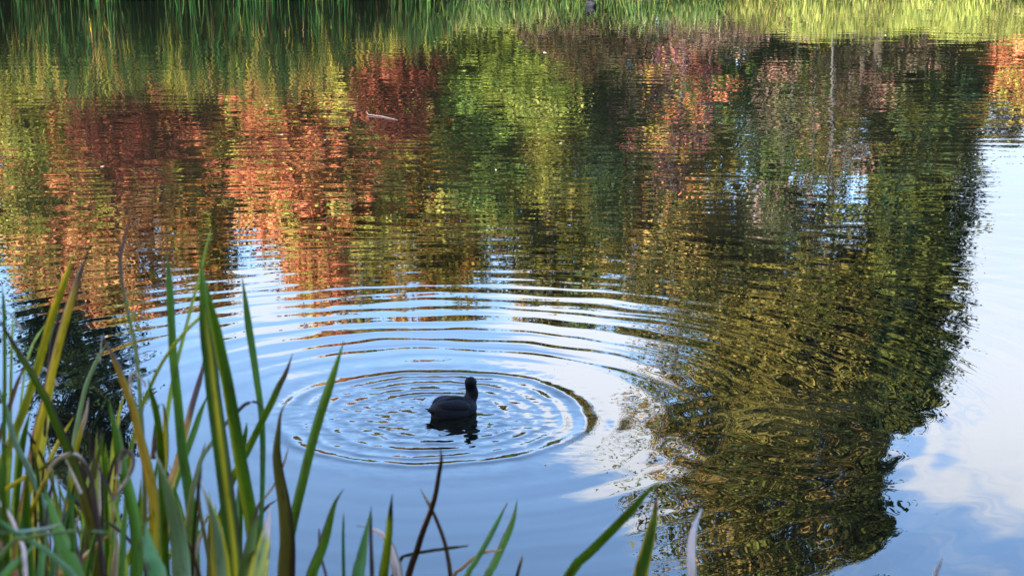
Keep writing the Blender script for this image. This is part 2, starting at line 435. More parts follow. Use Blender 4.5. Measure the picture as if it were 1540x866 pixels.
ROUND = lambda w, lo=0.5: [(0, w * lo), (0.2, w * 0.85), (0.45, w), (0.7, w * 0.85), (0.9, w * 0.5), (1, w * 0.12)]
CONE = lambda w: [(0, w), (0.3, w * 0.85), (0.6, w * 0.5), (0.85, w * 0.22), (1, 0.1)]
CONE_ROUND = lambda w: [(0, w * 0.9), (0.4, w), (0.6, w * 0.85), (0.8, w * 0.55), (0.92, w * 0.3), (1, w * 0.06)]
COLUMN = lambda w: [(0, w * 0.9), (0.3, w), (0.7, w * 0.8), (0.9, w * 0.5), (1, w * 0.15)]
S = lambda px, d: (px - 770.0) / FPX * d / math.cos(TH) * 0.985     # rough sideways place

def grove(name, label, cat, px, d, py_top, hw, shape, nb, nl, pal, **kw):
    pt = seen_in_water(px, py_top, d)
    w = hw / FPX * d
    return make_tree(name, label, cat, float(pt[0]), d, float(pt[2]), shape(w), nb, nl, pal, **kw)

# the red and rust maples on the left
grove('maple_tree', 'bright orange red maple standing behind the tall green reeds', 'tree', 490, 46, 452, 150, ROUND, 130, 190, ORANGE, base=0.28, trunk_r=0.17)
grove('maple_tree', 'rust and orange maple with olive patches, left of the bright red one', 'tree', 175, 47, 478, 175, ROUND, 130, 170, RUST, base=0.25, trunk_r=0.18)
grove('maple_tree', 'orange maple at the far left edge of the reflections', 'tree', -60, 48, 455, 120, ROUND, 70, 150, RUST, base=0.2, trunk_r=0.16)
grove('lime_tree', 'small yellow green tree in front of the rust maple', 'tree', 45, 44, 345, 62, ROUND, 50, 120, YELLOW, base=0.15, trunk_r=0.09, lsize=0.17)
grove('maple_shade_shrub', 'wide dark maroon shrub under the rust maple', 'shrub', 215, 43, 262, 135, ROUND, 75, 170, MAROON, base=0.05, trunk_r=0.07, lsize=0.16)  # added dark foliage, stands in for the shade under the maple crown
grove('maple_shade_shrub', 'dark maroon shrub right of the bright red maple', 'shrub', 600, 42.5, 205, 85, ROUND, 60, 170, MAROON, base=0.05, trunk_r=0.06, lsize=0.15)  # its dark maroon likewise paints the shaded underside of the red maple
# middle
grove('oak_tree', 'olive and orange broad tree right of the red maple', 'tree', 628, 51, 452, 165, ROUND, 150, 170, OLIVE_ORANGE, base=0.12, trunk_r=0.18)
grove('oak_tree', 'olive green tree between the lime shrub and the dark conifer', 'tree', 810, 52, 455, 130, ROUND, 120, 170, OLIVE, base=0.2, trunk_r=0.18)
grove('broadleaf_tree', 'mid green bushy tree behind the lime shrub', 'tree', 730, 47, 330, 80, ROUND, 70, 150, GREEN, base=0.1, trunk_r=0.12)
grove('willow_shrub', 'large lime green shrub on the bank in the middle', 'shrub', 730, 43, 135, 105, ROUND, 80, 190, LIME, base=0.02, trunk_r=0.05, lsize=0.13)
grove('willow_shrub', 'taller lime green shrub just right of the other lime one', 'shrub', 800, 43.6, 180, 75, ROUND, 70, 170, LIME, base=0.02, trunk_r=0.05, lsize=0.13)
grove('poplar_tree', 'slender pale yellow tree in the middle of the far bank', 'tree', 822, 46.5, 300, 34, COLUMN, 50, 90, YELLOW, base=0.3, trunk_r=0.07, lsize=0.15)
grove('conifer_tree', 'dark green conifer left of the purple red tree', 'tree', 915, 48, 340, 78, CONE, 120, 110, DARK + [((0.06, 0.09, 0.02), 2)], base=0.03, droop=0.2, rise=-0.1, trunk_r=0.14, lsize=0.15)
grove('brown_shrub', 'low dark brown shrub at the water edge in the middle', 'shrub', 880, 41.2, 98, 125, ROUND, 60, 120, [((0.05, 0.03, 0.018), 4), ((0.08, 0.045, 0.02), 2), ((0.03, 0.03, 0.012), 2)], base=0.0, trunk_r=0.05, lsize=0.12)
grove('brown_shrub', 'low brown shrub with pink tints right of the dark one', 'shrub', 1085, 42.6, 58, 110, ROUND, 50, 110, [((0.10, 0.065, 0.045), 4), ((0.20, 0.12, 0.09), 2), ((0.05, 0.04, 0.02), 2)], base=0.0, trunk_r=0.04, lsize=0.11)
grove('cherry_tree', 'purple and red autumn tree between two dark conifers', 'tree', 1050, 45, 296, 66, ROUND, 60, 100, PURPLE, base=0.18, trunk_r=0.05, lsize=0.13, bark=M_BIRCH, stems=2)
grove('conifer_tree', 'dark green narrow conifer right of the purple red tree', 'tree', 1150, 47, 345, 56, CONE, 110, 110, DARK, base=0.03, droop=0.2, rise=-0.1, trunk_r=0.13, lsize=0.15)
# right
grove('birch_tree', 'thin birch with several grey stems and few pale leaves', 'tree', 1225, 46, 345, 56, ROUND, 50, 70, GREEN + PINK, base=0.2, trunk_r=0.024, lsize=0.14, bark=M_BIRCH, stems=3)
grove('birch_tree', 'sparse half bare sapling just right of the thin grey birch', 'tree', 1255, 49, 335, 62, ROUND, 50, 52, GREEN + PINK, base=0.1, trunk_r=0.05, lsize=0.15, bark=M_BIRCH, stems=3)
grove('cherry_tree', 'pinkish brown half bare tree on the right of the far bank', 'tree', 1315, 47, 268, 110, ROUND, 70, 75, PINK, base=0.1, trunk_r=0.09, lsize=0.14, stems=3)
grove('olive_shrub', 'olive shrub with pale twigs near the right end of the bank', 'shrub', 1430, 48, 205, 80, ROUND, 60, 90, OLIVE + PINK, base=0.05, trunk_r=0.06, lsize=0.14, stems=2)
grove('maple_shrub', 'small bright orange maple at the right edge', 'shrub', 1560, 44, 165, 58, ROUND, 50, 120, ORANGE, base=0.1, trunk_r=0.05, lsize=0.14)
grove('birch_tree', 'half bare pale birch at the far right edge', 'tree', 1520, 52, 215, 75, ROUND, 50, 80, PINK + OLIVE, base=0.1, trunk_r=0.08, lsize=0.15, bark=M_BIRCH)
def bigshape(w): return [(0, w * 1.15), (0.25, w * 1.45), (0.42, w * 1.4), (0.52, w * 1.08), (0.65, w * 0.98), (0.85, w * 0.92), (0.95, w * 0.6), (1, w * 0.2)]
grove('oak_tree', 'very tall olive and ochre tree whose crown fills the right of the water', 'tree', 1150, 51, 935, 196, bigshape, 290, 330, BIG, rvar=(0.62, 1.0), base=0.36, trunk_r=0.34, spread=0.42, lsize=0.2)
grove('pine_tree', 'dark green tree against the right side of the very tall ochre one', 'tree', 1368, 47.5, 640, 88, CONE_ROUND, 230, 200, DARK + BIG[1:2] + OLIVE[3:], base=0.15, trunk_r=0.22, lsize=0.2)
grove('pine_tree', 'second dark pine leaning on the upper right side of the very tall ochre tree', 'tree', 1290, 50.0, 850, 64, CONE_ROUND, 260, 150, DARK + BIG[1:2] + OLIVE[3:], base=0.42, trunk_r=0.22, lsize=0.2)
grove('oak_tree', 'olive tree against the left side of the very tall ochre one', 'tree', 970, 54, 470, 105, ROUND, 110, 150, BIG, base=0.15, trunk_r=0.2)
# tall dark trees at the left behind the maples
grove('conifer_tree', 'tallest dark conifer rising behind the rust maple', 'tree', 125, 62, 765, 118, COLUMN, 300, 190, DARK, base=0.05, droop=0.25, rise=-0.1, trunk_r=0.3, lsize=0.22)
grove('conifer_tree', 'dark conifer at the far left, behind the orange maple', 'tree', -75, 60, 700, 110, COLUMN, 220, 160, DARK, base=0.05, droop=0.25, rise=-0.1, trunk_r=0.28, lsize=0.22)
grove('conifer_tree', 'shorter dark conifer between the tallest one and the red maple', 'tree', 330, 62, 458, 90, CONE, 140, 130, DARK, base=0.05, droop=0.2, rise=-0.1, trunk_r=0.2, lsize=0.2)
# woodland behind
for px, d, top, hw, pal, lab in (
        (90, 57, 440, 130, RUST, 'rust coloured woodland tree behind the rust maple'),
        (290, 57, 425, 110, OLIVE_ORANGE, 'olive orange woodland tree between the rust and the bright red maple'),
        (400, 58, 368, 95, OLIVE_ORANGE, 'shorter olive orange woodland tree behind the left flank of the bright red maple'),
        (550, 60, 445, 160, OLIVE_ORANGE, 'olive orange woodland tree behind the bright red maple'),
        (700, 62, 445, 160, OLIVE, 'olive woodland tree behind the lime shrubs'),
        (880, 61, 440, 130, GREEN, 'green woodland tree behind the dark conifer'),
        (1050, 63, 430, 130, OLIVE, 'olive woodland tree behind the purple red tree'),
        (1240, 62, 258, 120, OLIVE, 'olive woodland tree behind the pinkish tree'),
        (1420, 64, 225, 120, OLIVE, 'low olive woodland tree behind the olive shrub'),
        (1620, 63, 225, 150, OLIVE_ORANGE, 'low orange brown woodland tree beyond the right edge'),
        (1800, 60, 260, 160, GREEN, 'green woodland tree well beyond the right edge'),
        (-260, 58, 480, 170, GREEN, 'green woodland tree beyond the left edge')):
    grove('woodland_tree', lab, 'tree', px, d, top, hw, ROUND, 130, 190, pal, base=0.02, trunk_r=0.18, spread=0.4, lsize=0.26, group='woodland trees at the back')
# low hedge growth closing the gaps at ground level
for px, d, top, hw, pal, lab in (
        (-60, 50, 190, 110, DARK + MAROON, 'dark low hedge shrub at the left end'),
        (120, 50, 190, 110, DARK + MAROON, 'dark low hedge shrub behind the maroon shrub'),
        (330, 50, 190, 110, MAROON + DARK, 'dark reddish low hedge shrub behind the red maple trunk'),
        (520, 50, 180, 110, MAROON + DARK, 'dark reddish low hedge shrub behind the second maroon shrub'),
        (700, 51, 190, 100, GREEN, 'green low hedge shrub behind the lime shrubs'),
        (900, 51, 190, 110, GREEN + DARK, 'green low hedge shrub behind the dark brown shrub'),
        (1090, 51, 180, 110, DARK + GREEN, 'dark low hedge shrub behind the pink tinted shrub'),
        (1260, 51, 170, 110, OLIVE + DARK, 'olive low hedge shrub behind the grey stemmed birch'),
        (1420, 51, 160, 110, OLIVE + DARK, 'olive low hedge shrub behind the half bare tree'),
        (1580, 51, 160, 110, OLIVE + DARK, 'olive low hedge shrub at the right end')):
    grove('hedge_shrub', lab, 'shrub', px, d, top, hw, ROUND, 60, 110, pal, base=0.0, trunk_r=0.05, lsize=0.2, group='hedge shrubs along the far bank')
# unseen trees added behind the viewer to keep sun off the near bank
for i, (x, y, top, w, lab) in enumerate(((-7.0, -5.5, 15.0, 5.4, 'broad tree on the near bank behind the viewer'),
                                         (0.5, -8.5, 16.0, 5.4, 'second broad tree on the near bank behind the viewer'),
                                         (-16.0, 1.0, 17.5, 6.2, 'third broad tree on the near bank, furthest left'),
                                         (-14.0, -7.0, 17.5, 6.2, 'fifth broad tree on the near bank, behind the leftmost one'),
                                         (8.0, -6.0, 15.0, 5.4, 'fourth broad tree on the near bank, to the right'))):
    make_tree('shade_tree', lab, 'tree', x, y, top, ROUND(w), 150, 110, GREEN, lsize=0.5, base=0.14, trunk_r=0.3, spread=0.5, group='added shade trees behind the viewer')

# ------------------------------------------------------------------ reeds and bank grass
rng = np.random.default_rng(21)
def blades(name, xs, ys, hs, ws, base_c, tip_c, label, lean=0.12, zoff=0.0, seg=5, kinds=None):
    N = len(xs)
    a = rng.uniform(0, 2 * math.pi, N); ln = rng.normal(size=(N, 2)) * lean
    t = np.linspace(0, 1, seg)
    z0 = np.maximum(ground_z(xs, ys), -0.1) + zoff
    bow = t ** 2
    cx = xs[:, None] + ln[:, :1] * hs[:, None] * bow; cy = ys[:, None] + ln[:, 1:] * hs[:, None] * bow
    cz = z0[:, None] + hs[:, None] * t
    wd = ws[:, None] * (1 - t ** 2.2) + 0.0015
    px = np.cos(a)[:, None] * wd * 0.5; py = np.sin(a)[:, None] * wd * 0.5
    V = np.stack([np.stack([cx - px, cy - py, cz], -1), np.stack([cx + px, cy + py, cz], -1)], 2).reshape(N, seg * 2, 3)
    i = np.arange(seg - 1) * 2
    f = np.stack([i, i + 1, i + 3, i + 2], -1)
    F = (f[None] + (np.arange(N) * seg * 2)[:, None, None]).reshape(-1, 4)
    bc = np.asarray(base_c); tcx = np.asarray(tip_c)
    mixf = np.clip((t[None, :] - rng.uniform(0.45, 0.8, (N, 1))) / 0.25, 0, 1)[..., None]
    c = bc[:, None, :] * (1 - mixf) + tcx[:, None, :] * mixf
    cols = np.repeat(c, 2, axis=1).reshape(-1, 3)
    return tag(mesh_obj(name, V.reshape(-1, 3), F, M_REED, cols=cols), label=label, kind='stuff')
def pick(pal, N):
    pal = np.array(pal, float); return pal[rng.integers(0, len(pal), N)] * rng.uniform(0.7, 1.3, (N, 1))
N = 19000
rx = rng.uniform(-13.5, -1.2, N); ry = far_shore(rx) + rng.uniform(-0.1, 2.0, N)
clump = np.sin(rx * 2.7 + 1.3) * 0.5 + np.sin(rx * 6.1) * 0.3 + np.sin(rx * 11.7 + 2) * 0.2
lim = 2.05 - 0.85 * sstep(rx, -5.2, -2.2) + 0.16 * clump
hh = lim * (0.35 + 0.75 * rng.uniform(0, 1, N) ** 1.6)
thin = rng.uniform(size=N) < (1.0 - 0.75 * sstep(rx, -3.6, -1.6)) * (0.75 + 0.35 * clump)
rx, ry, hh = rx[thin], ry[thin], hh[thin]
ex = rng.uniform(-13.5, -1.6, 5000)                       # short growth at the foot of the reeds
rx = np.concatenate([rx, ex]); ry = np.concatenate([ry, far_shore(ex) + rng.uniform(-0.12, 0.7, 5000)]); hh = np.concatenate([hh, rng.uniform(0.25, 0.95, 5000)])
N = len(rx)
blades('reed_bed', rx, ry, hh, rng.uniform(0.012, 0.032, N),
       pick([(0.012, 0.048, 0.011), (0.016, 0.055, 0.011), (0.009, 0.034, 0.011), (0.028, 0.05, 0.010), (0.026, 0.02, 0.007)], N),
       np.where((np.sin(rx * 4.3) + np.sin(rx * 9.7 + 1) + rng.normal(size=N) * 0.9 - 9.0 * (np.arange(N) >= N - 5000) > 0.1)[:, None],
                pick([(0.46, 0.35, 0.035), (0.50, 0.30, 0.09), (0.26, 0.25, 0.03), (0.08, 0.11, 0.02), (0.03, 0.06, 0.014)], N),
                pick([(0.014, 0.045, 0.012), (0.02, 0.055, 0.012), (0.05, 0.075, 0.016), (0.02, 0.02, 0.01)], N)),
       'dense bed of tall dark green reeds with golden tips along the far bank', lean=0.10)
N = 1500
rx = rng.uniform(-1.8, 4.5, N); ry = far_shore(rx) + rng.uniform(-0.25, 1.2, N)
blades('sedge', rx, ry, rng.uniform(0.25, 0.75, N), rng.uniform(0.012, 0.026, N),
       pick([(0.05, 0.10, 0.025), (0.03, 0.07, 0.02), (0.10, 0.14, 0.03)], N),
       pick([(0.2, 0.24, 0.06), (0.35, 0.33, 0.15), (0.08, 0.14, 0.03)], N), 'thin green sedge hanging over the water in the middle of the far bank', lean=0.28)
N = 16000
rx = rng.uniform(3.2, 16, N); ry = far_shore(rx) + rng.uniform(-0.1, 3.2, N)
blades('bank_grass', rx, ry, rng.uniform(0.10, 0.46, N) * (0.75 + 0.25 * np.sin(rx * 1.3) + 0.2 * np.sin(rx * 3.9 + 1)), rng.uniform(0.014, 0.03, N),
       pick([(0.20, 0.24, 0.05), (0.12, 0.16, 0.03), (0.26, 0.26, 0.07)], N) * (0.75 + 0.3 * np.clip(np.sin(rx * 2.1 + 0.7) + np.sin(rx * 5.3), -1, 1))[:, None],
       pick([(0.29, 0.29, 0.07), (0.19, 0.23, 0.04), (0.38, 0.32, 0.13), (0.32, 0.19, 0.06), (0.28, 0.31, 0.06), (0.08, 0.12, 0.03)], N), 'sunlit yellow green grass on the right of the far bank', lean=0.2, seg=4)
N = 9000
rx = rng.uniform(-30, 30, N); ry = rng.uniform(43, 49, N)
blades('meadow_grass', rx, ry, rng.uniform(0.15, 0.5, N), rng.uniform(0.02, 0.04, N),
       pick([(0.12, 0.15, 0.03), (0.08, 0.11, 0.025)], N), pick([(0.24, 0.24, 0.07), (0.15, 0.19, 0.04)], N), 'rough grass under the trees on the far bank', lean=0.2, seg=3)

# ------------------------------------------------------------------ the coots
M_FEATHER, n, out = new_mat('slate_feathers')
tcn = n.new('ShaderNodeTexCoord'); ox, oy, oz = n.sep(tcn.outputs['Object'])
f1 = n.noise(n.xyz(n.mul(ox, 60.0), n.mul(oy, 160.0), n.mul(oz, 120.0)), 1.0, 3.0, 0.6)
f2 = n.noise(n.xyz(n.mul(ox, 14.0), n.mul(oy, 26.0), n.mul(oz, 20.0)), 1.0, 2.0, 0.5)
fc = n.mix(n.smooth(f1, 0.35, 0.7), (0.004, 0.004, 0.0055), (0.013, 0.013, 0.018))
fc = n.mix(n.smooth(f2, 0.4, 0.7, 0.0, 0.5), fc, (0.006, 0.006, 0.008))
bmp = n.new('ShaderNodeBump'); bmp.inputs['Strength'].default_value = 0.5; bmp.inputs['Distance'].default_value = 0.004
n.put(bmp.inputs['Height'], f1)
principled(n, out, fc, 0.7, 0.12, bmp.outputs[0])
M_HEADF, n, out = new_mat('black_head_feathers')
principled(n, out, (0.003, 0.003, 0.0035), 0.7, 0.08)
M_BILL, n, out = new_mat('white_bill'); principled(n, out, (0.7, 0.64, 0.58), 0.4, 0.4)
M_EYE, n, out = new_mat('red_eye'); principled(n, out, (0.16, 0.01, 0.008), 0.1, 0.6)

def ico(bm, c, s, rot=None, sub=3):
    m = Matrix.Translation(c) @ (rot or Matrix.Identity(4)) @ Matrix.Diagonal((*s, 1))
    bmesh.ops.create_icosphere(bm, subdivisions=sub, radius=1.0, matrix=m)
def make_coot(label, loc, heading, head_turn=0.0):
    root = empty('coot', loc); root.rotation_euler = (0, 0, heading)
    tag(root, label, 'bird', 'coots on the pond')
    ry = lambda a: Matrix.Rotation(a, 4, 'Y')
    bm = bmesh.new()
    ico(bm, (-0.015, 0, 0.046), (0.138, 0.092, 0.098), ry(R(3)))            # trunk
    ico(bm, (0.075, 0, 0.048), (0.085, 0.074, 0.072), ry(R(-14)))          # breast
    ico(bm, (-0.092, 0, 0.064), (0.070, 0.062, 0.056), ry(R(10)))          # rump
    ico(bm, (-0.150, 0, 0.068), (0.036, 0.030, 0.016), ry(R(24)))          # tail root
    for k in range(9):                                                       # neck up to the head
        t = k / 8
        ico(bm, (0.105 + 0.028 * math.sin(t * 2.6) + 0.005 * t, 0, 0.080 + 0.105 * t), (0.047 - 0.011 * t,) * 2 + (0.032,), None, 2)
    hx = 0.118
    ico(bm, (hx + 0.008, 0, 0.203), (0.046, 0.037, 0.036), ry(R(12)))      # head
    ico(bm, (hx + 0.030, 0, 0.193), (0.026, 0.021, 0.020), None, 2)
    body = bm_obj('body', bm, M_FEATHER, root)
    rm = body.modifiers.new('one_skin', 'REMESH'); rm.mode = 'VOXEL'; rm.voxel_size = 0.006; rm.use_smooth_shade = True
    sm = body.modifiers.new('soften', 'SMOOTH'); sm.factor = 0.5; sm.iterations = 9
    dg = bpy.context.evaluated_depsgraph_get()
    me = bpy.data.meshes.new_from_object(body.evaluated_get(dg)); body.modifiers.clear()
    body.data = me
    co = np.empty(len(me.vertices) * 3, dtype=np.float32); me.vertices.foreach_get('co', co); co = co.reshape(-1, 3)
    # turn the head a little on the neck
    w = sstep(co[:, 2], 0.12, 0.18); a = w * head_turn
    dx = co[:, 0] - 0.122; dy = co[:, 1].copy()
    co[:, 0] = 0.122 + dx * np.cos(a) - dy * np.sin(a); co[:, 1] = dx * np.sin(a) + dy * np.cos(a)
    me.vertices.foreach_set('co', co.ravel()); me.update()
    me.materials.clear(); me.materials.append(M_FEATHER); me.materials.append(M_HEADF)
    pc = np.empty(len(me.polygons) * 3, dtype=np.float32); me.polygons.foreach_get('center', pc); pc = pc.reshape(-1, 3)
    me.polygons.foreach_set('material_index', (pc[:, 2] > 0.125 + 0.008 * np.sin(pc[:, 1] * 200)).astype(np.int32))
    me.polygons.foreach_set('use_smooth', np.ones(len(me.polygons), dtype=bool))
    Hm = Matrix.Translation((0.122, 0, 0)) @ Matrix.Rotation(head_turn, 4, 'Z') @ Matrix.Translation((-0.122, 0, 0))
    for sgn in (-1, 1):                                                      # folded wings, tips crossing over the rump
        bm = bmesh.new()
        ico(bm, (-0.028, sgn * 0.048, 0.082), (0.110, 0.040, 0.052), Matrix.Rotation(sgn * R(8), 4, 'Z') @ ry(R(5)) @ Matrix.Rotation(sgn * R(-24), 4, 'X'))
        for v in bm.verts:
            if v.co.x < -0.08:
                k = (-0.08 - v.co.x) / 0.08
                v.co.y *= (1 - 0.45 * k); v.co.z += 0.012 * k
        bm_obj('wing', bm, M_FEATHER, root)
    bm = bmesh.new()
    for k in range(-2, 3):                                                   # short stiff tail feathers
        ico(bm, (-0.158, k * 0.011, 0.078 - abs(k) * 0.003), (0.032, 0.009, 0.004), Matrix.Rotation(R(-k * 7), 4, 'Z') @ ry(R(22)), 2)
    bm_obj('tail', bm, M_FEATHER, root)
    bm = bmesh.new()
    bmesh.ops.create_cone(bm, segments=12, radius1=0.0105, radius2=0.002, depth=0.034, cap_ends=True,
                          matrix=Hm @ Matrix.Translation((hx + 0.068, 0, 0.192)) @ ry(R(97)) @ Matrix.Diagonal((1.1, 0.7, 1, 1)))
    ico(bm, Hm @ Vector((hx + 0.050, 0, 0.207)), (0.008, 0.009, 0.016), Matrix.Rotation(head_turn, 4, 'Z') @ ry(R(-25)), 2)
    bm_obj('bill', bm, M_BILL, root)
    for sgn in (-1, 1):
        bm = bmesh.new(); ico(bm, Hm @ Vector((hx + 0.027, sgn * 0.031, 0.209)), (0.0045,) * 3, None, 2)
        bm_obj('eye', bm, M_EYE, root)
    root.scale = (0.94, 0.94, 0.955)
    return root
cp = on_water(682, 622)
make_coot('black coot swimming away at the centre of its ripple rings', (float(cp[0]), float(cp[1]), -0.026), R(33), R(35))
cp = on_water(889, 10)
make_coot('dark waterbird cut off by the top edge, in front of the far bank', (float(cp[0]), float(cp[1]), -0.02), R(118), 0.0)

# ------------------------------------------------------------------ floating twig and leaves
M_TWIG, n, out = new_mat('bleached_twig')
tcn = n.new('ShaderNodeTexCoord')
f1 = n.noise(tcn.outputs['Object'], 40.0, 3.0)
principled(n, out, n.mix(f1, (0.05, 0.045, 0.04), (0.12, 0.11, 0.105)), 0.8, 0.2)
a = on_water(551, 171); b = on_water(554, 174); c = on_water(575, 176); d = on_water(598, 181)
tv, tf = tubes([(np.array([a, b, c, d]) + np.array([[0, 0, .03], [0, 0, .012], [0, 0, .006], [0, 0, .004]]), [0.002, 0.0045, 0.005, 0.002])], 6)
tag(mesh_obj('floating_twig', tv, tf, M_TWIG, smooth=True), 'thin bleached twig floating on the reddish reflections', 'twig')
M_FLOAT, n, out = new_mat('floating_leaf'); principled(n, out, (0.30, 0.26, 0.21), 0.6, 0.3)
specks = [(154, 251, 6, 'pale leaf floating below the golden reed tips at the left'), (401, 159, 5, 'pale leaf floating on the upper edge of the bright red reflection'),
          (424, 203, 5, 'small leaf floating left of the floating twig'), (489, 211, 4, 'tiny leaf floating below left of the twig'),
          (820, 80, 8, 'tan leaf floating on the dark brown reflection near the top'), (843, 216, 5, 'pale leaf floating on the dark green reflection'),
          (746, 256, 5, 'tiny leaf floating on the green reflection in the middle'), (1332, 54, 5, 'white leaf floating under the sunlit grass reflection'),
          (505, 323, 6, 'pale leaf floating on the orange reflection well above the coot'), 
          (820, 699, 4, 'tiny pale leaf floating just outside the ripple rings'), (913, 710, 4, 'tiny pale leaf floating on the white cloud reflection'),
          (1394, 636, 4, 'tiny leaf floating on the cloud reflection at the right')]
for px, py, s, lab in specks:
    q = on_water(px, py); k = np.linalg.norm(q - np.array([0, 0, CAM_H])) / FPX * s * 0.5
    a = rng.uniform(0, 3); ca, sa = math.cos(a), math.sin(a)
    ring = [(-1, 0, .15), (-.4, .5, .02), (.3, .5, .05), (1, 0, .3), (.3, -.5, .05), (-.4, -.5, .02)]
    vs = [(q[0] + k * (x * ca - y * sa), q[1] + k * (x * sa + y * ca), 0.003 + k * z) for x, y, z in ring]
    vs += [(x, y, z - 0.002) for x, y, z in vs]
    bm = bmesh.new(); bv = [bm.verts.new(v) for v in vs]
    bm.faces.new(bv[:6]); bm.faces.new(bv[6:][::-1])
    for i in range(6): bm.faces.new((bv[i], bv[i + 6], bv[(i + 1) % 6 + 6], bv[(i + 1) % 6]))
    tag(bm_obj('floating_leaf', bm, M_FLOAT, smooth=False), lab, 'leaf', 'bits floating on the pond')

# fine pollen and seed fluff lying on the surface
sv, sf = [], []
for k in range(420):
    if k % 3 == 0: px, py = rng.normal(900, 60), rng.normal(490, 30)
    elif k % 3 == 1: px, py = rng.uniform(300, 1500), rng.uniform(60, 420)
    else: px, py = rng.normal(1385, 60), rng.normal(640, 60)
    q = on_water(px, py); sz = np.linalg.norm(q) / FPX * rng.uniform(0.35, 1.0)
    a = rng.uniform(0, 3); c_, s_ = math.cos(a) * sz, math.sin(a) * sz
    b0 = len(sv)
    sv += [(q[0] - c_, q[1] - s_, 0.002), (q[0] + s_ * .5, q[1] - c_ * .5, 0.004), (q[0] + c_, q[1] + s_, 0.003), (q[0] - s_ * .5, q[1] + c_ * .5, 0.004)]
    sf.append((b0, b0 + 1, b0 + 2, b0 + 3))
tag(mesh_obj('surface_specks', sv, sf, M_FLOAT), 'fine pale specks of pollen and fluff lying on the pond', kind='stuff')

# ------------------------------------------------------------------ sword leaves in the foreground
rng = np.random.default_rng(5)
G = (0.100, 0.200, 0.010); GD = (0.046, 0.112, 0.008); GB = (0.085, 0.200, 0.035); B = (0.28, 0.38, 0.25); PG = (0.24, 0.31, 0.10)
YG = (0.36, 0.40, 0.025); YL = (0.70, 0.50, 0.02); A = (0.50, 0.27, 0.02); BR = (0.050, 0.022, 0.014); PB = (0.15, 0.078, 0.066)
T = (0.62, 0.45, 0.34); P = (0.74, 0.50, 0.41); O = (0.62, 0.30, 0.08); OL = (0.17, 0.14, 0.025); RB = (0.26, 0.07, 0.012)
# style: body colour, second colour, how far the second reaches (0..1), edge colour (or None) and side, tip colour, tip share
def style(body, second=None, k=0.4, edge=None, side=0, tip=None, share=0.0, stripe=None):
    return dict(body=body, second=second or body, k=k, edge=edge, side=side, tip=tip, share=share, stripe=stripe)
def catmull(P_, n_):
    P_ = np.asarray(P_, float)
    if len(P_) == 2: P_ = np.array([P_[0], (P_[0] + P_[1]) / 2, P_[1]])
    e0 = 2 * P_[0] - P_[1]; e1 = 2 * P_[-1] - P_[-2]
    Q = np.vstack([e0, P_, e1]); out_ = []
    seg = len(P_) - 1
    for t in np.linspace(0, seg - 1e-6, n_):
        i = int(t); f = t - i
        p0, p1, p2, p3 = Q[i], Q[i + 1], Q[i + 2], Q[i + 3]
        out_.append(0.5 * ((2 * p1) + (-p0 + p2) * f + (2 * p0 - 5 * p1 + 4 * p2 - p3) * f * f + (-p0 + 3 * p1 - 3 * p2 + p3) * f ** 3))
    return np.array(out_)
ACROSS = np.array([-1, -0.75, -0.45, -0.15, 0.15, 0.45, 0.75, 1.0])
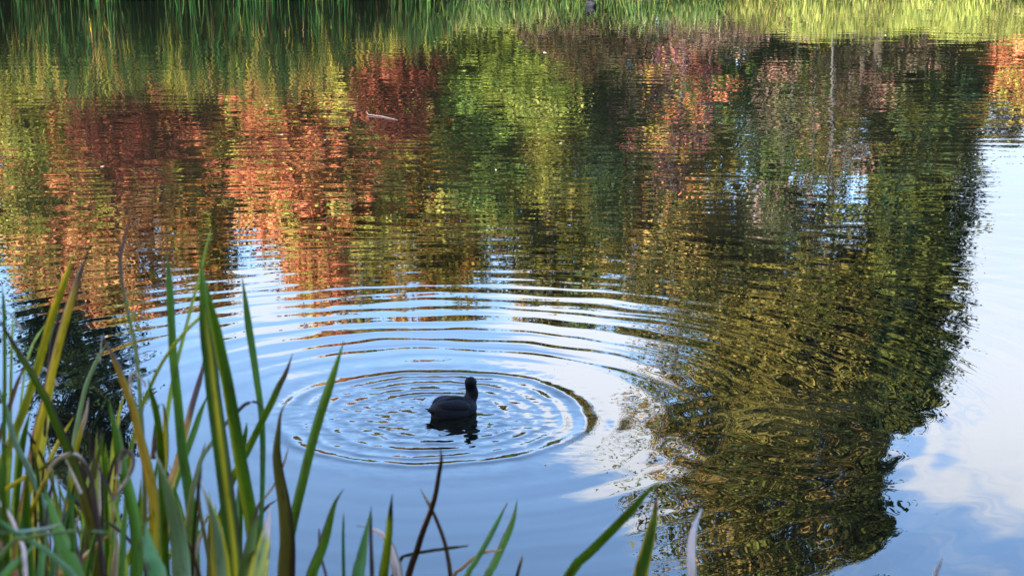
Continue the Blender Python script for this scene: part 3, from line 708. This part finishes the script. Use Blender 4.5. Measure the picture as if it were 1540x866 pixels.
def sword_leaf(root, pts, w, st, depth, root_it=True, yaw=None, name='leaf', label=None, lean=0.0, taper=7.0):
    """pts: centre line from tip downwards as seen in the view, w: width there (tip side, base side)"""
    w0, w1 = w if isinstance(w, tuple) else (w, w)
    w0 *= 0.9; w1 *= 0.88
    pts = np.asarray(pts, float)
    L = np.concatenate([[0], np.cumsum(np.linalg.norm(np.diff(pts, axis=0), axis=1))])
    s_all = L / L[-1]
    P3 = [at_depth(x, y, depth + lean * (1 - s)) for (x, y), s in zip(pts, s_all)]
    wpx = w0 + (w1 - w0) * s_all
    if root_it:                                     # carry the blade on down to its root in the bank
        d = P3[-1] - P3[-2]; d /= np.linalg.norm(d)
        d = d * 0.8 + np.array([0, 0, -0.6]); d /= np.linalg.norm(d)
        q = P3[-1].copy(); nadd = 0
        while q[2] > ground_z(q[0], q[1]) - 0.03 and nadd < 14:
            q = q + d * 0.12; d = d * 0.75 + np.array([0, 0.0, -0.25]); d /= np.linalg.norm(d)
            P3.append(q.copy()); wpx = np.append(wpx, max(wpx[-1], w1) * 1.01); nadd += 1
    P3 = np.array(P3)
    n_ = int(np.clip(10 + L[-1] / 9, 14, 46))
    C3 = catmull(P3, n_); 
    ww = np.interp(np.linspace(0, 1, n_), np.linspace(0, 1, len(wpx)), wpx)
    sl = np.concatenate([[0], np.cumsum(np.linalg.norm(np.diff(C3, axis=0), axis=1))])
    m_per_px = depth / FPX
    tl = max(w0, w1 * 0.6) * taper * m_per_px
    tp = np.clip(sl / tl, 0, 1); tp = 1 - (1 - tp) ** 1.7
    half = 0.5 * ww * m_per_px * np.clip(tp, 0.07, 1)
    Tn = np.gradient(C3, axis=0); Tn /= np.linalg.norm(Tn, axis=1)[:, None]
    view = C3 - np.array([0, 0, CAM_H]); view /= np.linalg.norm(view, axis=1)[:, None]
    side = np.cross(Tn, view); side /= np.linalg.norm(side, axis=1)[:, None]
    side *= np.where(side[:, :1] < 0, -1, 1) if abs(Tn[:, 2]).mean() > 0.35 else 1
    nrm = np.cross(side, Tn)
    yw = rng.uniform(-0.7, 0.7) if yaw is None else yaw
    ang = yw + np.linspace(0.25, -0.25, n_) * rng.normal()
    half = half / np.cos(ang)
    A_ = side * np.cos(ang)[:, None] + nrm * np.sin(ang)[:, None]
    Nn = np.cross(A_, Tn)
    th = 0.0016 + 0.05 * half                       # thick along the midrib, thin at the edges
    rows = []
    for f in ACROSS: rows.append(C3 + A_ * (half * f)[:, None] + Nn * (th * (1 - abs(f)) * 0.9 + 0.12 * half * f * f)[:, None])
    for f in ACROSS[-2:0:-1]: rows.append(C3 + A_ * (half * f)[:, None] - Nn * (th * (1 - abs(f)) * 0.9 - 0.12 * half * f * f)[:, None])
    Vv = np.stack(rows, 1); k = Vv.shape[1]
    u = np.concatenate([ACROSS, ACROSS[-2:0:-1]])
    i = np.arange(n_ - 1)[:, None] * k; j = np.arange(k)[None]; j2 = (j + 1) % k
    F = np.stack([i + j, i + j2, i + k + j2, i + k + j], -1).reshape(-1, 4)
    # natural colour of the blade
    s = sl / sl[-1]; sv = s[:, None] * np.ones(k)[None]; uv = np.ones(n_)[:, None] * u[None]
    ph = rng.uniform(0, 6, 4)
    wob = 0.5 + 0.28 * np.sin(sv * 9 + ph[0] + uv * 1.2) + 0.22 * np.sin(sv * 23 + ph[1] - uv * 2)
    m2 = np.clip((wob - (1 - st['k'])) * 3.0, 0, 1)[..., None]
    col = np.array(st['body']) * (1 - m2) + np.array(st['second']) * m2
    if st['stripe'] is not None:
        e = np.clip(1.3 - abs(uv - 0.1) * 3.2, 0, 1) * np.clip(0.6 + 0.7 * np.sin(sv * 7 + ph[2]), 0, 1)
        col = col * (1 - e[..., None]) + np.array(st['stripe']) * e[..., None]
    if st['edge'] is not None:
        e = np.clip((uv * st['side'] if st['side'] else abs(uv)) * 4.0 - 1.7 + 0.9 * np.sin(sv * 8 + ph[3]), 0, 1)
        col = col * (1 - e[..., None]) + np.array(st['edge']) * e[..., None]
    if st['tip'] is not None:
        vis = sl / (L[-1] * m_per_px)
        e = np.clip((st['share'] - vis[:, None] + 0.03 * np.sin(uv * 5 + ph[2]) + 0.05 * uv) / 0.07 + 0.5, 0, 1)
        col = col * (1 - e[..., None]) + np.array(st['tip']) * e[..., None]
    col = col * (1 + 0.12 * np.sin(sv * 40 + ph[1]))[..., None]
    ex = np.stack([uv * half[:, None], sl[:, None] * np.ones(k)[None], np.full(uv.shape, rng.uniform(0, 50))], -1)
    base = np.array(root.location)
    o = mesh_obj(name, Vv.reshape(-1, 3) - base, F, M_BLADE, root, smooth=True, cols=np.clip(col * 0.88, 0.002, 0.7).reshape(-1, 3), extra=ex.reshape(-1, 3))
    if label: o['label'] = label
    return o

PLANTS = [
 ('tall yellowing iris at the far left with two long pointed blades against the orange reflection', 2.85, [
   ([(111,379),(96,425),(80,470),(60,540),(38,610),(10,680),(-20,760)], (12,15), style(YL, YG, .5, tip=YG, share=.05)),
   ([(133,378),(122,405),(113,432),(98,480),(82,540),(68,600),(55,650),(43,720),(30,800)], (13,17), style(YL, A, .4, edge=RB, side=-1, tip=PB, share=.13)),
   ([(84,545),(77,580),(70,625),(62,680),(54,740),(48,810)], (10,13), style(YL, OL, .35)),
   ([(67,489),(53,510),(44,531),(36,560)], 4, style(YG), ),
   ([(89,458),(88,480),(80,500),(74,540)], 5, style(BR)),
   ([(58,547),(70,557),(79,566),(86,580)], 5, style(P), 0),
   ([(46,616),(37,651),(30,690),(22,770),(18,866)], (10,16), style(G, YG, .3)),
   ([(110,628),(99,646),(85,670),(74,695),(62,730),(54,780),(48,860)], (7,9), style(YL, YG, .4)),
 ]),
 ('iris at the left edge with thin upright green blade and long dark drooping one', 2.7, [
   ([(3,428),(6,470),(7,560),(5,700),(2,800)], (6,8), style(G, YG, .2)),
   ([(-8,468),(10,500),(28,530),(50,566),(70,602),(86,640),(99,668),(114,705),(126,745),(138,790),(150,860)], (7,24), style(OL, G, .45, edge=BR, side=1, tip=BR, share=.12)),
   ([(38,548),(25,580),(14,614),(0,655),(-15,710)], 8, style(RB, BR, .5)),
   ([(-6,572),(10,620),(23,666),(42,703),(58,740),(76,785),(96,840)], (8,13), style(B, GB, .5)),
   ([(92,683),(81,691),(60,705),(35,719),(0,741),(-40,768)], (6,9), style(YL, OL, .4, tip=BR, share=.25)),
   ([(0,462),(12,470),(26,485),(33,499)], 3, style(T), 0),
   ([(20,470),(17,540),(15,640),(12,760)], (4,8), style(YG, G, .4)),
 ]),
 ('broad leaved iris low at the left with a withered tan tip arching over', 2.45, [
   ([(66,733),(76,757),(87,790),(99,825),(113,866)], (16,34), style(G, GB, .4, tip=BR, share=.08)),
   ([(74,733),(71,712),(84,692),(102,683),(116,684),(129,700),(139,726),(144,762),(149,800),(154,850)], (7,9), style(BR, PB, .3, tip=T, share=.38), 1),
   ([(99,689),(111,717),(122,742)], 6, style(T), 0),
   ([(40,712),(41,745),(43,800),(46,866)], (9,15), style(G, GD, .4)),
   ([(83,721),(76,736),(72,748)], 6, style(BR), 0),
   ([(47,775),(65,788),(104,818)], 5, style(BR), 0),
   ([(111,790),(113,816),(118,838),(122,866)], 10, style(PB, A, .5)),
   ([(127,793),(123,830),(120,866)], 5, style(BR)),
 ]),
 ('low glaucous clump in the bottom left corner with blades bent flat', 2.2, [
   ([(94,786),(74,793),(46,798),(0,801),(-40,806)], (5,9), style(B, PG, .4, tip=T, share=.2)),
   ([(166,800),(143,799),(104,799),(69,803),(39,810),(8,825)], (4,9), style(PG, B, .4)),
   ([(-20,770),(0,783),(23,800),(53,816),(78,834),(98,852),(120,880)], (8,9), style(B, GB, .4)),
   ([(54,813),(44,829),(23,850),(0,872)], (8,17), style(G, B, .4, tip=T, share=.25)),
   ([(-10,744),(0,758),(14,773),(25,800),(35,823),(38,866)], (6,9), style(P, PB, .4)),
   ([(-14,790),(0,815),(14,843),(27,870)], (7,10), style(RB, BR, .5)),
   ([(0,700),(4,740),(8,800),(10,866)], (6,14), style(GD, G, .4)),
   ([(28,770),(30,810),(30,866)], (7,14), style(G, GD, .4)),
   ([(-6,640),(-2,720),(4,800),(8,866)], (8,16), style(GD, OL, .4)),
   ([(70,800),(66,830),(60,870)], (6,16), style(GD, G, .4)),
   ([(0,660),(6,668),(14,672)], 9, style(PB, BR, .4), 0),
 ]),
 ('pale green slender iris in front of the dark conifer reflection', 2.9, [
   ([(163,514),(150,533),(139,556),(128,584),(120,619),(113,655),(108,700),(104,745),(100,800),(96,866)], (6,13), style(PG, G, .4)),
   ([(133,598),(129,623),(120,655),(114,680),(106,735),(100,790)], 7, style(YL, A, .4, tip=P, share=.3)),
   ([(187,592),(180,619),(177,640),(171,668),(168,712),(164,770),(161,830)], (6,12), style(YL, YG, .4, edge=RB, side=1)),
   ([(176,700),(175,730),(170,770),(166,810),(160,866)], (5,9), style(A, YL, .4, edge=BR, side=1)),
   ([(153,504),(152,520),(150,545)], 2, style(T), 0),
 ]),
 ('iris with one wide plain green blade beside a hanging withered leaf', 2.55, [
   ([(164,599),(168,623),(175,651),(179,680),(187,712),(196,745),(203,780),(207,820),(206,866)], (14,23), style(G, GD, .35)),
   ([(150,751),(164,755),(176,744),(186,728),(195,713),(200,697),(197,682),(188,677),(181,690),(178,712)], (4,10), style(PB, T, .6), 0),
   ([(196,598),(196,572),(198,563),(203,560),(208,566),(217,574),(219,582)], 4, style(T), 0),
   ([(190,745),(186,790),(182,866)], (6,12), style(G, GB, .4)),
   ([(150,777),(171,791),(189,805),(205,828),(219,858),(222,880)], (5,6), style(BR)),
   ([(172,795),(176,812),(174,840),(171,872)], (17,14), style(P, T, .5)),
   ([(171,801),(150,814),(127,838),(97,862),(80,876)], (6,14), style(O, T, .4)),
   ([(180,640),(182,655),(186,680),(188,700)], 3, style(OL), 0),
 ]),
 ('amber leaning iris leaf with a dark pointed tip and thin olive stalk beside it', 2.75, [
   ([(153,505),(164,524),(173,542),(185,572),(194,595),(203,623),(210,656),(219,690),(228,730),(232,765),(232,810),(230,866)], (11,22), style(A, YL, .4, edge=OL, side=1, tip=PB, share=.12)),
   ([(192,338),(186,365),(181,400),(187,440),(195,480),(204,522),(209,572),(213,625),(216,680),(218,740),(219,800),(220,866)], (6,8), style(OL, PG, .5, tip=PB, share=.2)),
   ([(223,570),(226,586),(231,605),(236,628),(240,660),(243,720)], (10,13), style(G, YG, .3)),
   ([(239,609),(235,632),(233,655),(230,690)], 9, style(PB, BR, .5), 0),
   ([(238,610),(246,609),(249,640),(249,684),(245,724),(240,770),(236,814),(232,866)], (9,16), style(YL, A, .5, edge=BR, side=1, tip=BR, share=.12)),
   ([(212,719),(211,758),(209,800),(206,866)], (6,17), style(YG, G, .4)),
   ([(229,758),(219,765),(215,776)], 6, style(T), 0),
   ([(240,725),(246,755),(243,810),(240,866)], (8,13), style(A, YL, .4)),
 ]),
 ('green iris with a tall flat blade ending in a small brown point', 2.8, [
   ([(251,377),(253,400),(256,450),(260,530),(264,572),(269,622),(274,680),(280,715),(286,758),(291,805),(292,866)], (12,20), style(G, GB, .4, tip=BR, share=.035)),
   ([(327,433),(312,463),(298,480),(279,498),(254,530),(238,556),(224,587),(212,616),(203,651),(196,680),(190,740)], (5,7), style(YG, G, .4, tip=RB, share=.08)),
   ([(318,342),(310,372),(302,410),(290,452),(283,480),(272,522),(263,559),(256,595),(251,630),(246,690)], (4,9), style(YG, PG, .4)),
   ([(307,533),(304,556),(298,579),(289,609),(282,637),(275,665),(264,705),(256,730),(248,790)], (9,15), style(O, YL, .5, tip=PB, share=.4)),
   ([(314,590),(302,619),(293,646),(282,676),(263,728),(250,780)], (10,13), style(G, GD, .4)),
   ([(255,700),(265,745),(275,800),(282,866)], (5,9), style(G, GB, .4)),
 ]),
 ('tallest dark green iris with two broad striped blades near the left third', 2.6, [
   ([(302,387),(306,439),(310,494),(316,542),(321,590),(327,635),(333,680),(340,735),(347,790),(354,866)], (23,29), style(GD, G, .4, edge=BR, side=1, stripe=YL, tip=G, share=.2)),
   ([(310,420),(316,455),(324,490),(333,535),(342,577),(352,635),(361,690),(370,740),(379,790),(389,866)], (16,26), style(G, GD, .4, edge=YG, side=-1)),
   ([(358,726),(357,758),(355,805),(354,866)], (5,17), style(G, GD, .4, tip=PB, share=.15)),
   ([(396,617),(391,608),(381,604),(368,608),(358,618),(339,637),(323,660),(306,683),(298,705),(285,760)], (6,9), style(OL, PG, .4, tip=BR, share=.4)),
   ([(309,664),(301,696),(298,731),(300,763),(307,800),(314,840),(317,872)], (5,8), style(OL, BR, .5)),
   ([(312,772),(305,795),(296,823),(291,855),(289,880)], (6,8), style(T, P, .5)),
 ]),
 ('iris with a long blue green blade narrowing below, left of the ripples', 2.9, [
   ([(364,416),(369,452),(374,490),(381,535),(387,577),(392,612),(395,655),(395,712),(394,755),(391,828)], (14,7), style(GB, G, .5, tip=GD, share=.04)),
   ([(440,532),(430,561),(420,580),(409,605),(397,628),(381,660),(369,684),(351,717),(337,763),(326,805)], (11,13), style(G, YG, .35, tip=PB, share=.2)),
   ([(371,635),(369,655),(364,690)], (7,9), style(G)),
   ([(434,671),(429,691),(422,710),(411,731),(399,747),(388,760),(380,790)], (3,5), style(T, P, .4)),
   ([(418,751),(404,759),(390,777),(384,800)], (6,5), style(BR)),
   ([(385,650),(372,668),(360,690)], 3, style(T), 0),
 ]),
 ('blue grey blurred iris close to the viewer, wide blades with tan tips', 2.0, [
   ([(300,721),(308,740),(316,760),(323,784),(328,818),(333,866)], (10,33), style(B, PG, .3, edge=YL, side=0, tip=T, share=.22)),
   ([(233,680),(242,703),(252,737),(261,772),(268,808),(273,866)], (13,33), style(B, PG, .35, tip=T, share=.12)),
   ([(219,786),(224,809),(230,837),(239,866)], (20,34), style(GB, B, .3)),
 ]),
 ('pink and yellow withering iris leaf close to the viewer with a grey green one', 2.1, [
   ([(407,759),(404,781),(400,807),(395,834),(388,870)], (17,34), style(PG, YL, .55, edge=YL, side=-1, tip=P, share=.55)),
   ([(393,750),(386,770),(380,805),(374,837),(368,870)], (12,24), style(PG, OL, .4, tip=PB, share=.35)),
 ]),
 ('dark green and brown striped iris curving beside the straight clean blade', 2.55, [
   ([(438,595),(429,607),(422,622),(419,645),(416,680),(420,717),(426,750),(430,785),(432,820),(430,866)], (7,31), style(OL, G, .5, edge=BR, side=1, stripe=GD, tip=PB, share=.18)),
   ([(517,513),(505,550),(492,590),(479,630),(465,680),(455,722),(445,763),(437,800),(428,850)], (15,17), style(G, GB, .35)),
 ]),
 ('green iris blade with a dark rotten left edge, right of the straight clean blade', 2.4, [
   ([(517,735),(504,755),(495,785),(486,818),(475,846),(466,875)], (13,19), style(G, GB, .4, edge=BR, side=-1, tip=PB, share=.12)),
   ([(480,795),(480,815),(483,842),(490,866)], 5, style(BR, PB, .5)),
   ([(517,770),(516,806),(517,866)], (4,6), style(GB)),
 ]),
 ('low iris with a pale tan leaf bent sideways, bottom centre left', 2.3, [
   ([(557,768),(550,806),(543,844),(538,872)], (9,22), style(GB, G, .4)),
   ([(558,761),(558,806),(560,870)], (5,8), style(BR, PB, .4)),
   ([(590,742),(587,771),(584,806),(579,846),(576,872)], (8,17), style(G, YG, .5, tip=BR, share=.35)),
   ([(536,790),(553,793),(573,801),(586,817),(594,841),(600,872)], (7,19), style(PB, P, .5, tip=P, share=.45)),
 ]),
 ('thin dark brown leaf rising to the ripples, crossed by a dry stalk', 2.6, [
   ([(661,670),(664,689),(660,713),(655,743),(647,770),(635,801),(626,830),(613,870)], (6,12), style(BR, RB, .5)),
   ([(632,734),(645,757),(656,780),(668,812),(674,840),(678,872)], (5,8), style(PB, T, .4, tip=T, share=.25)),
   ([(704,820),(670,825),(642,829),(613,835),(600,846)], (5,6), style(OL, BR, .4)),
 ]),
 ('pair of short clean green blades at the bottom centre', 2.6, [
   ([(763,756),(750,780),(731,816),(712,848),(700,872)], (9,10), style(G, GB, .4, tip=PB, share=.06)),
   ([(778,751),(771,783),(757,816),(741,851),(730,875)], (12,14), style(G, GB, .3, edge=OL, side=-1)),
   ([(755,826),(729,830),(712,839),(694,855),(680,870)], (4,6), style(O, PB, .5)),
   ([(786,833),(782,850),(777,872)], (4,7), style(PB, P, .4)),
 ]),
 ('long green blade leaning right at the bottom, next to a leaf with a rusty tip', 2.35, [
   ([(994,722),(972,741),(951,766),(923,795),(890,828),(855,866)], (13,17), style(G, GB, .35)),
   ([(988,738),(985,770),(980,795),(972,830),(962,870)], (11,25), style(GB, PG, .4, edge=YL, side=0, tip=RB, share=.28)),
 ]),
 ('single pinkish white dry leaf standing in front of the tall tree reflection', 2.0, [
   ([(1055,765),(1047,786),(1041,812),(1040,840),(1041,872)], (14,15), style(P, PB, .4, tip=(0.70, 0.58, 0.52), share=.4)),
 ]),
 ('tiny dry leaf tip at the bottom right', 2.2, [
   ([(1418,838),(1412,852),(1404,874)], (5,10), style(PB, P, .4)),
 ]),
]
# the crowded foot of the clump: more short blades among the traced ones
extra_styles = [style(G, GD, .4), style(GD, OL, .4), style(YG, G, .4), style(OL, BR, .5), style(BR, PB, .4), style(YL, A, .4, edge=BR, side=1), style(P, PB, .5), style(GB, G, .4), style(YG, G, .4, tip=BR, share=.4)]
for k in range(110):
    j = [0, 1, 2, 3, 3, 4, 5, 6, 7, 8, 9][k % 11]
    bx = float(rng.uniform(-5, 330) if k % 3 else rng.uniform(0, 150)); ty = float(rng.uniform(640, 830)) + max(0, bx - 150) * 0.35; ln = float(rng.normal() * 34)
    PLANTS[j][2].append(([(bx + ln, ty), (bx + ln * 0.55, ty + 45), (bx + ln * 0.2, ty + 100), (bx, ty + 180)], (float(rng.uniform(3, 6)), float(rng.uniform(5, 12))), extra_styles[int(rng.integers(0, 9))]))
for lab, depth, leaves in PLANTS:
    xs = np.mean([l[0][-1][0] for l in leaves])
    bp = at_depth(xs, 900, depth); bz_ = float(ground_z(bp[0], bp[1]))
    root = empty('iris_plant', (float(bp[0]), float(bp[1]), bz_)); tag(root, lab, 'plant', 'iris plants on the near bank')
    for k, l in enumerate(leaves):
        pts, w, st = l[0], l[1], l[2]
        rooted = not (len(l) > 3 and l[3] == 0)
        dd = depth + (k - len(leaves) / 2) * 0.035 + (0.0 if rooted else -0.03)
        dry = st['body'] in (T, P, BR, PB, RB, O)
        sword_leaf(root, pts, w, st, dd, rooted, name='dead_leaf' if dry else 'leaf', lean=rng.uniform(-0.12, 0.12) if rooted else 0.0)
